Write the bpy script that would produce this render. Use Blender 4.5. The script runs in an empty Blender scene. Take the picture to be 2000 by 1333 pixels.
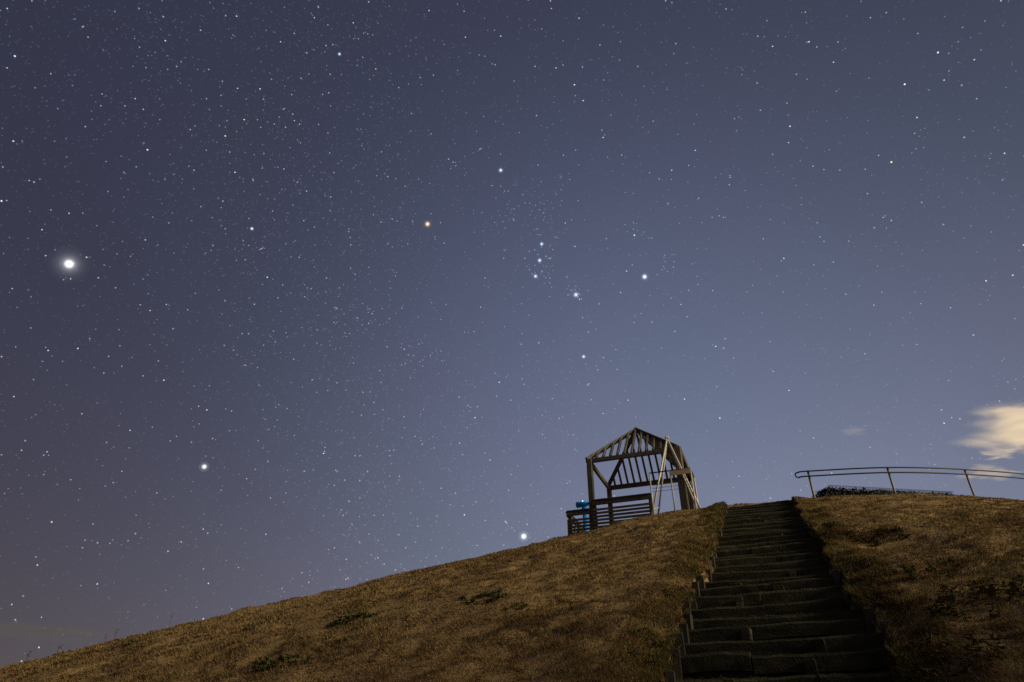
import bpy, math, random
import numpy as np

# ------------------------------------------------------------------ camera, sky, sun, exposure
scene = bpy.context.scene
PITCH = math.radians(31.8)
FOCAL = 1320.0                       # in pixels of the 2000 px wide frame
cam_data = bpy.data.cameras.new('camera')
cam_data.sensor_width = 36.0
cam_data.lens = 36.0 * FOCAL / 2000.0
cam_data.clip_start = 0.05
cam_data.clip_end = 30000.0
cam = bpy.data.objects.new('camera', cam_data)
cam.location = (0, 0, 0)
cam.rotation_euler = (math.pi / 2 + PITCH, 0, 0)
scene.collection.objects.link(cam)
scene.camera = cam

SUN_AZ, SUN_EL = math.radians(113), math.radians(18)     # low warm light from the right, a little behind
world = bpy.data.worlds.new('World')
scene.world = world
world.use_nodes = True
wt = world.node_tree
for n in list(wt.nodes):
    wt.nodes.remove(n)


def wn(kind, **kw):
    n = wt.nodes.new(kind)
    for k, v in kw.items():
        setattr(n, k, v)
    return n


def wmath(op, a, b=None, clamp=False):
    n = wn('ShaderNodeMath', operation=op)
    n.use_clamp = clamp
    for i, s in enumerate((a, b)):
        if s is None:
            continue
        if isinstance(s, (int, float)):
            n.inputs[i].default_value = s
        else:
            wt.links.new(s, n.inputs[i])
    return n.outputs[0]


def wscale(col, fac):
    n = wn('ShaderNodeVectorMath', operation='SCALE')
    if isinstance(col, tuple):
        n.inputs[0].default_value = col
    else:
        wt.links.new(col, n.inputs[0])
    if isinstance(fac, (int, float)):
        n.inputs['Scale'].default_value = fac
    else:
        wt.links.new(fac, n.inputs['Scale'])
    return n.outputs[0]


def wadd(a, b, op='ADD'):
    n = wn('ShaderNodeVectorMath', operation=op)
    for i, s in enumerate((a, b)):
        if isinstance(s, tuple):
            n.inputs[i].default_value = s
        else:
            wt.links.new(s, n.inputs[i])
    return n.outputs[0]


sky = wn('ShaderNodeTexSky', sky_type='NISHITA')
sky.sun_disc = False
sky.sun_elevation = SUN_EL
sky.sun_rotation = SUN_AZ
sky.air_density = 1.0
sky.dust_density = 0.6
sky.ozone_density = 2.0
tc = wn('ShaderNodeTexCoord')
sep = wn('ShaderNodeSeparateXYZ')
wt.links.new(tc.outputs['Generated'], sep.inputs[0])
zz = wmath('MAXIMUM', sep.outputs['Z'], 0.0)
# town glow: fades with height, strongest over one stretch of horizon
glow_h = wmath('POWER', 2.718, wmath('MULTIPLY', zz, -1.2))
GA = math.radians(25)
dotp = wmath('ADD', wmath('MULTIPLY', sep.outputs['X'], math.sin(GA)), wmath('MULTIPLY', sep.outputs['Y'], math.cos(GA)))
lateral = wmath('POWER', wmath('ADD', wmath('MULTIPLY', dotp, 0.5), 0.5, True), 8.0)
glow = wmath('MULTIPLY', glow_h, lateral)
col = wscale(sky.outputs[0], 0.003)
col = wadd(col, wscale((0.240, 0.288, 0.425), glow))
# brownish murk lying on the horizon everywhere
murk = wmath('POWER', 2.718, wmath('MULTIPLY', zz, -5.0))
col = wadd(col, wscale((0.058, 0.022, 0.0), murk))
col = wadd(col, (0.0302, 0.0318, 0.0575))


def px_dir(px, py):
    yc = 666.5 - py
    d = np.array([px - 1000.0, FOCAL * math.cos(PITCH) - yc * math.sin(PITCH), yc * math.cos(PITCH) + FOCAL * math.sin(PITCH)])
    return d / np.linalg.norm(d)


def wdot(vec):
    n = wn('ShaderNodeVectorMath', operation='DOT_PRODUCT')
    wt.links.new(tc.outputs['Generated'], n.inputs[0])
    n.inputs[1].default_value = tuple(float(c) for c in vec)
    return n.outputs['Value']


# an added warm glow in the unseen sky behind right, lifting the ambient light
GB = math.radians(135)
dot2 = wmath('ADD', wmath('MULTIPLY', sep.outputs['X'], math.sin(GB)), wmath('MULTIPLY', sep.outputs['Y'], math.cos(GB)))
fill_glow = wmath('POWER', wmath('ADD', wmath('MULTIPLY', dot2, 0.5), 0.5, True), 6.0)
col = wadd(col, wscale((0.25, 0.22, 0.18), wmath('MULTIPLY', wmath('POWER', 2.718, wmath('MULTIPLY', zz, -1.8)), fill_glow)))
# broad blue airglow over the hill
air = wmath('POWER', wmath('MAXIMUM', wdot(px_dir(1150, 690)), 0.0), 14.0)
col = wadd(col, wscale((0.020, 0.029, 0.054), air))
# the low air swallows the blue
thick = wn('ShaderNodeMix', data_type='RGBA')
thick.inputs[6].default_value = (1, 1, 1, 1)
thick.inputs[7].default_value = (.86, .80, .62, 1)
wt.links.new(murk, thick.inputs[0])
col = wadd(col, thick.outputs[2], 'MULTIPLY')
# faint uneven airglow
nz = wn('ShaderNodeTexNoise')
nz.inputs['Scale'].default_value = 3.2
nz.inputs['Detail'].default_value = 2.0
wt.links.new(tc.outputs['Generated'], nz.inputs['Vector'])
rmp = wn('ShaderNodeMix', data_type='RGBA')
rmp.inputs[6].default_value = (0.92, 1.02, 0.98, 1)
rmp.inputs[7].default_value = (1.07, .98, 1.03, 1)
wt.links.new(nz.outputs['Fac'], rmp.inputs[0])
col = wadd(col, rmp.outputs[2], 'MULTIPLY')


# small clouds lit by the town, each a drifting streaky patch of the sky
def sky_cloud(col, px, py, a_half, b_half, tint, amount, seed, tilt, rough=1.0, fine=1.0):
    c = px_dir(px, py)
    e1 = np.cross(c, (0, 0, 1.0)); e1 /= np.linalg.norm(e1)
    e2 = np.cross(e1, c)
    f1, f2 = e1 * math.cos(tilt) + e2 * math.sin(tilt), e2 * math.cos(tilt) - e1 * math.sin(tilt)
    dc = wdot(c)
    safe = wmath('MAXIMUM', dc, 0.2)
    a = wmath('DIVIDE', wdot(f1), safe); b = wmath('DIVIDE', wdot(f2), safe)
    an, bn = wmath('DIVIDE', a, a_half), wmath('DIVIDE', b, b_half)
    r2 = wmath('ADD', wmath('MULTIPLY', an, an), wmath('MULTIPLY', bn, bn))
    edge = wmath('SUBTRACT', 1.0, wmath('POWER', r2, 0.5))
    cv = wn('ShaderNodeCombineXYZ')
    wt.links.new(wmath('MULTIPLY', an, 1.1 * fine), cv.inputs[0]); wt.links.new(wmath('MULTIPLY', bn, 1.35 * fine), cv.inputs[1])
    cv.inputs[2].default_value = seed
    nz_ = wn('ShaderNodeTexNoise')
    nz_.inputs['Scale'].default_value = 1.25
    nz_.inputs['Detail'].default_value = 2.5
    nz_.inputs['Roughness'].default_value = .48
    nz_.inputs['Distortion'].default_value = .5
    wt.links.new(cv.outputs[0], nz_.inputs['Vector'])
    val = wmath('ADD', edge, wmath('MULTIPLY', wmath('SUBTRACT', nz_.outputs['Fac'], .5), 1.9 * rough))
    mr = wn('ShaderNodeMapRange', interpolation_type='SMOOTHSTEP')
    mr.inputs['From Min'].default_value = .0; mr.inputs['From Max'].default_value = .68
    mr.inputs['To Max'].default_value = amount
    wt.links.new(val, mr.inputs['Value'])
    front = wn('ShaderNodeMath', operation='GREATER_THAN')
    front.inputs[1].default_value = .5
    wt.links.new(dc, front.inputs[0])
    # brighter and greyer streaks inside
    cv2 = wn('ShaderNodeCombineXYZ')
    wt.links.new(wmath('MULTIPLY', an, 1.6 * fine), cv2.inputs[0]); wt.links.new(wmath('MULTIPLY', bn, 3.0 * fine), cv2.inputs[1])
    cv2.inputs[2].default_value = seed + 7
    nz2 = wn('ShaderNodeTexNoise')
    nz2.inputs['Scale'].default_value = 1.3; nz2.inputs['Detail'].default_value = 3.0
    wt.links.new(cv2.outputs[0], nz2.inputs['Vector'])
    tone = wscale(tint, wmath('ADD', wmath('MULTIPLY', nz2.outputs['Fac'], .55), .70))
    mx = wn('ShaderNodeMix', data_type='RGBA')
    wt.links.new(wmath('MULTIPLY', mr.outputs[0], front.outputs[0]), mx.inputs[0])
    wt.links.new(col, mx.inputs[6]); wt.links.new(tone, mx.inputs[7])
    return mx.outputs[2]


CREAM = (.80, .64, .44)
col = sky_cloud(col, 2020, 834, .084, .031, CREAM, 1.0, 3.1, -.16, .72, .8)
col = sky_cloud(col, 1955, 883, .026, .009, CREAM, .45, 8.3, -.1)
col = sky_cloud(col, 1668, 842, .018, .007, CREAM, .11, 5.7, -.1)
col = sky_cloud(col, 1932, 924, .030, .011, CREAM, .38, 2.2, -.2)
col = sky_cloud(col, 70, 1232, .10, .012, (.105, .095, .078), .5, 6.4, .05)
bg = wn('ShaderNodeBackground')
bg.inputs['Strength'].default_value = 1.0
wt.links.new(col, bg.inputs['Color'])
wo = wn('ShaderNodeOutputWorld')
wt.links.new(bg.outputs[0], wo.inputs['Surface'])

sun_data = bpy.data.lights.new('sun', 'SUN')
sun_data.energy = 3.7
sun_data.angle = math.radians(18.0)
sun_data.color = (1.0, 0.81, 0.52)
sun = bpy.data.objects.new('sun', sun_data)
sun.rotation_euler = (math.pi / 2 - SUN_EL, 0, -SUN_AZ + math.pi)
scene.collection.objects.link(sun)

vs = scene.view_settings
vs.view_transform = 'Standard'
vs.look = 'None'
vs.exposure = 0.0
vs.gamma = 1.0
vs.use_curve_mapping = False
scene.render.engine = 'CYCLES'
scene.cycles.use_denoising = False
scene.cycles.max_bounces = 6
scene.cycles.diffuse_bounces = 3
scene.cycles.transparent_max_bounces = 16

rng = np.random.default_rng(7)
random.seed(7)

# ------------------------------------------------------------------ helpers
SITE = math.radians(20.5)            # the stairs and the pavilion are turned by this much
CA, SA = math.cos(SITE), math.sin(SITE)
CP, SP = math.cos(PITCH), math.sin(PITCH)


def W(u, v):
    return u * CA + v * SA, -u * SA + v * CA


def U(x, y):
    return x * CA - y * SA, x * SA + y * CA


def P(u, v, z):
    x, y = W(u, v)
    return np.array([x, y, z])


def ray(px, py):
    yc = 666.5 - py
    return np.array([px - 1000.0, FOCAL * CP - yc * SP, yc * CP + FOCAL * SP])


def at_depth(px, py, y):
    r = ray(px, py)
    return r * (y / r[1])


def hashf(ix, iy, seed):
    h = (ix.astype(np.int64) * 374761393 + iy.astype(np.int64) * 668265263 + seed * 974634277) & 0xFFFFFFFF
    h = ((h ^ (h >> 13)) * 1274126177) & 0xFFFFFFFF
    return ((h ^ (h >> 16)) & 0xFFFF) / 65535.0


def vnoise(x, y, seed=0):
    x = np.asarray(x, float); y = np.asarray(y, float)
    ix, iy = np.floor(x), np.floor(y)
    fx, fy = x - ix, y - iy
    fx = fx * fx * (3 - 2 * fx); fy = fy * fy * (3 - 2 * fy)
    a = hashf(ix, iy, seed); b = hashf(ix + 1, iy, seed)
    c = hashf(ix, iy + 1, seed); d = hashf(ix + 1, iy + 1, seed)
    return (a * (1 - fx) + b * fx) * (1 - fy) + (c * (1 - fx) + d * fx) * fy


def fbm(x, y, seed=0, octaves=3):
    s, a, t = 0, 1.0, 0
    for i in range(octaves):
        s = s + a * vnoise(x * 2 ** i, y * 2 ** i, seed + i); t += a; a *= .5
    return s / t


def smin(a, b, k):
    h = np.clip(.5 + .5 * (b - a) / k, 0, 1)
    return b * (1 - h) + a * h - k * h * (1 - h)


def smax(a, b, k):
    return -smin(-a, -b, k)


def sstep(a, b, x):
    t = np.clip((x - a) / (b - a), 0, 1)
    return t * t * (3 - 2 * t)


def stair_z(v):
    return .62 + .428 * (v - 7.44)


def hill(u, v):
    x, y = W(u, v)
    ur = np.maximum(u - .3, 0)
    vv = 31.7 - np.sqrt(ur ** 2 + (31.7 - v) ** 2)
    f = stair_z(vv) + np.interp(vv, [7, 14, 18, 21], [.30, .24, .14, .06])
    p = np.interp(u, [-8, -5, -3, -1, 0, 1, 3, 5, 8, 12], [6.95, 7.0, 7.0, 6.92, 6.84, 6.84, 6.96, 7.02, 7.2, 7.3])
    z = smin(p, f, .45)
    ridge = .2351 * x + .2627 * y + np.interp(u, [-20, -14, -6, -4.5, -3, -1.5, 0], [-.05, -.05, -.04, .01, .42, .6, .8]) - .03 * np.maximum(v - 23, 0)
    z = smin(z, ridge, .6)
    z = smax(z, -1.4, .8)
    # unseen rise added far right to keep low light off the slope's foot
    shade_crest = np.interp(v, [-40, -20, 5, 9, 13, 17, 21, 26], [0, 12.4, 12.4, 11.2, 9.2, 6.2, 2.0, -1.4])
    return z + np.maximum(shade_crest + 1.4, 0) * np.exp(-((u - 31) / 6.5) ** 2)


def edge_left(v):
    return np.interp(v, [11.6, 12.3], [-1.20, -1.02]) + (vnoise(np.asarray(v) * 1.7, np.asarray(v) * 0, 501) - .5) * .10


def edge_right(v):
    return np.interp(v, [9, 12], [.93, .95]) + (vnoise(np.asarray(v) * 1.5, np.asarray(v) * 0, 502) - .5) * .16


STAIR_TOP = 21.55
HOLLOW = (1.95, 13.0)


def ground_z(u, v):
    z = hill(u, v)
    d = np.hypot(u, v - 15)
    near = np.exp(-(d / 40) ** 4)
    out = np.maximum(np.maximum(edge_left(v) - u, u - edge_right(v)), 0)       # metres beside the stairs
    rough = .5 + .5 * sstep(.3, 3.0, np.abs(u) - 1)
    crest = 1 - .6 * sstep(19.5, 21.5, v)
    z = z + near * crest * ((fbm(u * .55, v * .55, 3) - .5) * .30 * rough + (fbm(u * 1.7, v * 1.7, 11) - .5) * .15 + (vnoise(u * 5, v * 5, 23) - .5) * .05)
    # shaggy hollow above the right bank
    z = z - .30 * np.exp(-((u - HOLLOW[0]) / .75) ** 2 - ((v - HOLLOW[1]) / .8) ** 2)
    # hummocky bank on the right of the stairs
    z = z + near * crest * sstep(1.6, 3.0, u) * sstep(19, 12, v) * (fbm(u * .9, v * .9, 31) - .45) * .35
    # the cutting the stairs lie in
    inside = (v < STAIR_TOP) & (v > 3)
    zs = stair_z(v)
    k = sstep(0, .55, out)
    bank = zs + .10 + .05 * (vnoise(u * 5, v * 5, 41) - .5)
    z = np.where(inside & (out < .56), bank * (1 - k) + z * k, z)
    z = np.where(inside & (out <= .005), zs - .32, z)
    return z


def ground_hit(px, py):
    r = ray(px, py); r = r / np.linalg.norm(r)
    t = np.arange(4, 45, .02)
    u, v = U(r[0] * t, r[1] * t)
    below = np.where(r[2] * t < ground_z(u, v))[0]
    i = below[0] if len(below) else np.argmin(r[2] * t - ground_z(u, v))
    return float(u[i]), float(v[i]), float(ground_z(u[i:i + 1], v[i:i + 1])[0])


def mesh_obj(name, verts, faces, mat, parent=None, smooth=False):
    me = bpy.data.meshes.new(name)
    v = np.asarray(verts, float)
    if parent is not None:
        v = v - np.array(world_loc(parent))
    me.from_pydata(v.tolist(), [], faces)
    me.update()
    if smooth:
        me.polygons.foreach_set('use_smooth', [True] * len(me.polygons))
    if mat is not None:
        me.materials.append(mat)
    o = bpy.data.objects.new(name, me)
    scene.collection.objects.link(o)
    if parent is not None:
        o.parent = parent
    return o


LOCS = {}


def world_loc(o):
    loc = np.zeros(3)
    while o is not None:
        loc = loc + np.array(o.location)
        o = o.parent
    return loc


def empty(name, loc, label=None, cat=None, group=None):
    o = bpy.data.objects.new(name, None)
    o.empty_display_size = .1
    o.location = tuple(float(c) for c in loc)
    scene.collection.objects.link(o)
    tag(o, label, cat, group)
    return o


def tag(o, label=None, cat=None, group=None, kind=None):
    if label: o['label'] = label
    if cat: o['category'] = cat
    if group: o['group'] = group
    if kind: o['kind'] = kind
    return o


class MB:
    def __init__(self):
        self.v = []; self.f = []

    def add(self, verts, faces):
        b = len(self.v)
        self.v.extend([tuple(map(float, p)) for p in verts])
        self.f.extend([tuple(i + b for i in f) for f in faces])
        return self

    def beam(self, a, b, w, h, up=(0, 0, 1)):
        a = np.array(a, float); b = np.array(b, float)
        d = (b - a) / np.linalg.norm(b - a)
        up = np.array(up, float)
        s = np.cross(d, up); s /= np.linalg.norm(s)
        t = np.cross(s, d)
        c = min(w, h) * .12
        prof = [(-w / 2 + c, -h / 2), (w / 2 - c, -h / 2), (w / 2, -h / 2 + c), (w / 2, h / 2 - c), (w / 2 - c, h / 2), (-w / 2 + c, h / 2), (-w / 2, h / 2 - c), (-w / 2, -h / 2 + c)]
        vs_ = [a + s * p + t * q for p, q in prof] + [b + s * p + t * q for p, q in prof]
        fs = [(i, (i + 1) % 8, 8 + (i + 1) % 8, 8 + i) for i in range(8)] + [tuple(range(7, -1, -1)), tuple(range(8, 16))]
        return self.add(vs_, fs)

    def tube(self, pts, r, seg=8, closed_ends=True):
        pts = [np.array(p, float) for p in pts]
        rs = r if isinstance(r, (list, tuple)) else [r] * len(pts)
        ref = None; vs_ = []; n = len(pts)
        for i, p in enumerate(pts):
            d = pts[min(i + 1, n - 1)] - pts[max(i - 1, 0)]
            d /= np.linalg.norm(d)
            if ref is None:
                ref = np.array([0, 0, 1.0]) if abs(d[2]) < .9 else np.array([1.0, 0, 0])
            s = np.cross(d, ref); s /= np.linalg.norm(s)
            t = np.cross(s, d); ref = t
            for k in range(seg):
                an = 2 * math.pi * k / seg
                vs_.append(p + rs[i] * (s * math.cos(an) + t * math.sin(an)))
        fs = []
        for i in range(n - 1):
            for k in range(seg):
                fs.append((i * seg + k, i * seg + (k + 1) % seg, (i + 1) * seg + (k + 1) % seg, (i + 1) * seg + k))
        if closed_ends:
            fs.append(tuple(range(seg - 1, -1, -1))); fs.append(tuple((n - 1) * seg + k for k in range(seg)))
        return self.add(vs_, fs)

    def build(self, name, mat, parent=None, smooth=False):
        return mesh_obj(name, self.v, self.f, mat, parent, smooth)


# ------------------------------------------------------------------ materials
def base_mat(name):
    m = bpy.data.materials.new(name)
    m.use_nodes = True
    t = m.node_tree
    return m, t, t.nodes['Principled BSDF']


def noise_mat(name, c1, c2, scale=(8, 8, 8), rough=.85, bump=.3, bscale=40, detail=4, metallic=0.0, c3=None):
    m, t, b = base_mat(name)
    tcn = t.nodes.new('ShaderNodeTexCoord')
    oi = t.nodes.new('ShaderNodeObjectInfo')
    mp = t.nodes.new('ShaderNodeMapping')
    mp.inputs['Scale'].default_value = scale
    t.links.new(tcn.outputs['Object'], mp.inputs['Vector'])
    off = t.nodes.new('ShaderNodeVectorMath'); off.operation = 'SCALE'
    comb = t.nodes.new('ShaderNodeCombineXYZ')
    for i in range(3):
        t.links.new(oi.outputs['Random'], comb.inputs[i])
    t.links.new(comb.outputs[0], off.inputs[0]); off.inputs['Scale'].default_value = 37.0
    t.links.new(off.outputs[0], mp.inputs['Location'])
    n = t.nodes.new('ShaderNodeTexNoise')
    n.inputs['Scale'].default_value = 1.0
    n.inputs['Detail'].default_value = detail
    n.inputs['Roughness'].default_value = .65
    t.links.new(mp.outputs[0], n.inputs['Vector'])
    r = t.nodes.new('ShaderNodeValToRGB')
    r.color_ramp.elements[0].position = .3; r.color_ramp.elements[1].position = .7
    r.color_ramp.elements[0].color = (*c1, 1); r.color_ramp.elements[1].color = (*c2, 1)
    if c3:
        e = r.color_ramp.elements.new(.55); e.color = (*c3, 1)
    t.links.new(n.outputs['Fac'], r.inputs[0])
    # every piece a little lighter or darker than its neighbour
    hv = t.nodes.new('ShaderNodeHueSaturation')
    mr = t.nodes.new('ShaderNodeMapRange')
    mr.inputs['To Min'].default_value = .75; mr.inputs['To Max'].default_value = 1.2
    t.links.new(oi.outputs['Random'], mr.inputs['Value'])
    t.links.new(mr.outputs[0], hv.inputs['Value'])
    t.links.new(r.outputs[0], hv.inputs['Color'])
    t.links.new(hv.outputs[0], b.inputs['Base Color'])
    b.inputs['Roughness'].default_value = rough
    b.inputs['Metallic'].default_value = metallic
    b.inputs['Specular IOR Level'].default_value = .25
    if bump:
        n2 = t.nodes.new('ShaderNodeTexNoise')
        n2.inputs['Scale'].default_value = bscale
        n2.inputs['Detail'].default_value = 3
        t.links.new(tcn.outputs['Object'], n2.inputs['Vector'])
        bp = t.nodes.new('ShaderNodeBump')
        bp.inputs['Strength'].default_value = bump
        bp.inputs['Distance'].default_value = .02
        t.links.new(n2.outputs['Fac'], bp.inputs['Height'])
        t.links.new(bp.outputs[0], b.inputs['Normal'])
    return m


M_WOOD = noise_mat('weathered_wood', (.066, .062, .058), (.155, .147, .136), (9, 9, 3), .85, .3, 60, c3=(.109, .103, .094))
M_FENCE = noise_mat('dark_fence_wood', (.06, .055, .048), (.15, .136, .118), (4, 4, 12), .9, .3, 60)
M_STAIR = noise_mat('mossy_timber', (.018, .016, .012), (.092, .078, .054), (3, 3, 9), .95, .7, 50, c3=(.046, .048, .026))
M_STAKE = noise_mat('grey_stake_wood', (.034, .032, .027), (.085, .08, .066), (12, 12, 4), .95, .4, 60)
M_SOIL = noise_mat('damp_soil', (.020, .016, .010), (.088, .066, .034), (6, 6, 6), 1.0, .6, 30, c3=(.042, .050, .018))
M_GROUND = noise_mat('thatch_ground', (.215, .142, .064), (.34, .234, .106), (2.5, 2.5, 2.5), 1.0, .8, 35, 6)
M_STEEL = noise_mat('galvanised_steel', (.50, .49, .46), (.68, .67, .63), (6, 6, 6), .5, 0, metallic=.1)
M_RAIL = noise_mat('dark_grey_rail', (.024, .024, .027), (.04, .04, .044), (6, 6, 6), .5, 0, metallic=.2)
M_RAILPOST = noise_mat('rail_post_paint', (.24, .23, .20), (.32, .31, .28), (6, 6, 6), .6, 0, metallic=.2)
M_BLUE = noise_mat('blue_enamel', (.008, .24, .78), (.012, .29, .86), (6, 6, 6), .4, 0)
M_BLACK = noise_mat('black_rubber', (.012, .012, .013), (.03, .03, .03), (6, 6, 6), .6, 0)
M_PANEL = noise_mat('cream_panel', (.62, .52, .34), (.75, .65, .46), (5, 5, 5), .6, 0)
M_HEDGE = noise_mat('dark_hedge_leaf', (.008, .018, .012), (.025, .045, .025), (14, 14, 14), .6, 0)
M_WEED = noise_mat('weed_leaf', (.032, .068, .018), (.085, .13, .036), (14, 14, 14), .6, 0)
M_WEEDDARK = noise_mat('withered_weed_leaf', (.07, .058, .032), (.17, .13, .062), (14, 14, 14), .8, 0)
M_WIRE = noise_mat('dull_wire', (.05, .055, .055), (.09, .095, .095), (6, 6, 6), .5, 0, metallic=.5)
M_STALK = noise_mat('dry_stalk', (.07, .05, .03), (.12, .09, .05), (6, 6, 6), .9, 0)


def grass_material():
    m, t, b = base_mat('dry_grass')
    a = t.nodes.new('ShaderNodeAttribute'); a.attribute_name = 'blade'
    t.links.new(a.outputs['Color'], b.inputs['Base Color'])
    b.inputs['Roughness'].default_value = .85
    b.inputs['Specular IOR Level'].default_value = .15
    ge = t.nodes.new('ShaderNodeNewGeometry')
    mixn = t.nodes.new('ShaderNodeMix'); mixn.data_type = 'VECTOR'
    mixn.inputs[0].default_value = .62
    mixn.inputs[5].default_value = (-.13, -.35, .93)
    t.links.new(ge.outputs['Normal'], mixn.inputs[4])
    nrm = t.nodes.new('ShaderNodeVectorMath'); nrm.operation = 'NORMALIZE'
    t.links.new(mixn.outputs[1], nrm.inputs[0])
    t.links.new(nrm.outputs[0], b.inputs['Normal'])
    tr = t.nodes.new('ShaderNodeBsdfTranslucent')
    t.links.new(a.outputs['Color'], tr.inputs['Color'])
    mx = t.nodes.new('ShaderNodeMixShader'); mx.inputs[0].default_value = .2
    t.links.new(b.outputs[0], mx.inputs[1]); t.links.new(tr.outputs[0], mx.inputs[2])
    t.links.new(mx.outputs[0], t.nodes['Material Output'].inputs['Surface'])
    return m


M_GRASS = grass_material()


# ------------------------------------------------------------------ the hill, one sheet out to the horizon
def build_ground():
    def axis(lo, hi, step, far):
        core = np.arange(lo, hi + 1e-6, step)
        g, a = [], step
        while sum(g) < far:
            a *= 1.28; g.append(a)
        c = np.cumsum(g)
        return np.concatenate([lo - c[::-1], core, hi + c])
    us = axis(-30, 16, .11, 6000); vs_ = axis(3.5, 30, .11, 6000)
    uu, vv = np.meshgrid(us, vs_)
    z = ground_z(uu, vv)
    x, y = W(uu, vv)
    nu, nv = len(us), len(vs_)
    co = np.stack([x, y, z], -1).reshape(-1, 3)
    i = (np.arange(nv - 1)[:, None] * nu + np.arange(nu - 1)[None]).ravel()
    q = np.stack([i, i + 1, i + nu + 1, i + nu], 1)
    me = bpy.data.meshes.new('ground')
    me.vertices.add(len(co)); me.vertices.foreach_set('co', co.ravel())
    me.loops.add(q.size); me.loops.foreach_set('vertex_index', q.ravel())
    me.polygons.add(len(q)); me.polygons.foreach_set('loop_start', np.arange(0, q.size, 4)); me.polygons.foreach_set('loop_total', np.full(len(q), 4))
    me.polygons.foreach_set('use_smooth', np.ones(len(q), bool))
    me.update(calc_edges=True)
    me.materials.append(M_GROUND)
    o = bpy.data.objects.new('ground', me)
    scene.collection.objects.link(o)
    tag(o, 'round grassy hill covered with dry brown turf', None, None, 'structure')


build_ground()

# ------------------------------------------------------------------ timber stairs
PITCH_V = .512
step_v = [7.69 + PITCH_V * k for k in range(-6, 28)]
step_v = [v + random.uniform(-.03, .03) for v in step_v if v < STAIR_TOP + .02]
stairs = empty('stairway', P(0, 7.7, stair_z(7.7) - .2), 'long dark flight of mossy timber steps climbing the grassy hill', 'stairs')


def rough_plank(length, h, t, seed):
    n = 10
    r = np.random.default_rng(seed)
    prof = [(-t / 2, -h / 2), (t / 2, -h / 2), (t / 2, h / 2 - .02), (t / 2 - .02, h / 2), (-t / 2 + .025, h / 2), (-t / 2, h / 2 - .03)]
    vs_, fs = [], []
    sag = r.uniform(-.028, .022)
    for i in range(n + 1):
        s = i / n
        dz = sag * math.sin(s * math.pi) + r.uniform(-.007, .007)
        for (a, b) in prof:
            vs_.append(((s - .5) * length + (r.uniform(-.01, .01) if i in (0, n) else 0), a + r.uniform(-.004, .004), b + dz + r.uniform(-.005, .005)))
    m = len(prof)
    for i in range(n):
        for k in range(m):
            fs.append((i * m + k, (i + 1) * m + k, (i + 1) * m + (k + 1) % m, i * m + (k + 1) % m))
    fs.append(tuple(range(m))); fs.append(tuple(n * m + k for k in range(m - 1, -1, -1)))
    me = bpy.data.meshes.new('plank')
    me.from_pydata(vs_, [], fs); me.materials.append(M_STAIR)
    return me


def rough_stake(seed, mat):
    r = np.random.default_rng(seed)
    w = .05
    vs_, fs = [], []
    ring = [(-w, -w * .9), (w * .8, -w), (w, -w * .8), (w, w), (-w, w), (-w, -w * .6)]
    zs = [-.35, -.1, .05, .115, .13]
    for j, z in enumerate(zs):
        k = .82 if j == len(zs) - 1 else 1
        for (a, b) in ring:
            vs_.append((a * k + r.uniform(-.005, .005), b * k + r.uniform(-.005, .005), z + (r.uniform(-.008, .008) if j > 2 else 0)))
    m = len(ring)
    for j in range(len(zs) - 1):
        for k in range(m):
            fs.append((j * m + k, j * m + (k + 1) % m, (j + 1) * m + (k + 1) % m, (j + 1) * m + k))
    fs.append(tuple(range(m - 1, -1, -1))); fs.append(tuple((len(zs) - 1) * m + k for k in range(m)))
    me = bpy.data.meshes.new('stake')
    me.from_pydata(vs_, [], fs); me.materials.append(mat)
    return me


PLANKS = [rough_plank(1.0, .17, .075, s) for s in range(6)]
STAKES = [rough_stake(s, M_STAKE) for s in range(5)]
DARK_STAKES = [rough_stake(s + 20, M_STAIR) for s in range(4)]


def child(name, me, loc, parent, rot=(0, 0, 0), scale=(1, 1, 1)):
    o = bpy.data.objects.new(name, me)
    o.location = tuple(np.array(loc) - world_loc(parent))
    o.rotation_euler = rot
    o.scale = scale
    scene.collection.objects.link(o)
    o.parent = parent
    return o


def tread_slab(v0, v1, ul, ur, z):
    nu_, nv_ = 22, 5
    vs_, fs = [], []
    for j in range(nv_ + 1):
        for i in range(nu_ + 1):
            u = ul + (ur - ul) * i / nu_; v = v0 + (v1 - v0) * j / nv_
            dz = (float(fbm(np.array(u * 3.1), np.array(v * 3.1), 61)) - .5) * .07 - .015 * math.sin(math.pi * j / nv_)
            vs_.append(P(u, v, z + dz))
    b = len(vs_)
    for j in (0, nv_):
        for i in range(nu_ + 1):
            u = ul + (ur - ul) * i / nu_; v = v0 + (v1 - v0) * j / nv_
            vs_.append(P(u, v, z - .3))
    n = nu_ + 1
    for j in range(nv_):
        for i in range(nu_):
            fs.append((j * n + i, j * n + i + 1, (j + 1) * n + i + 1, (j + 1) * n + i))
    for i in range(nu_):
        fs.append((b + i, b + i + 1, i + 1, i))
    return mesh_obj('tread', vs_, fs, M_SOIL, stairs, True)


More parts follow.
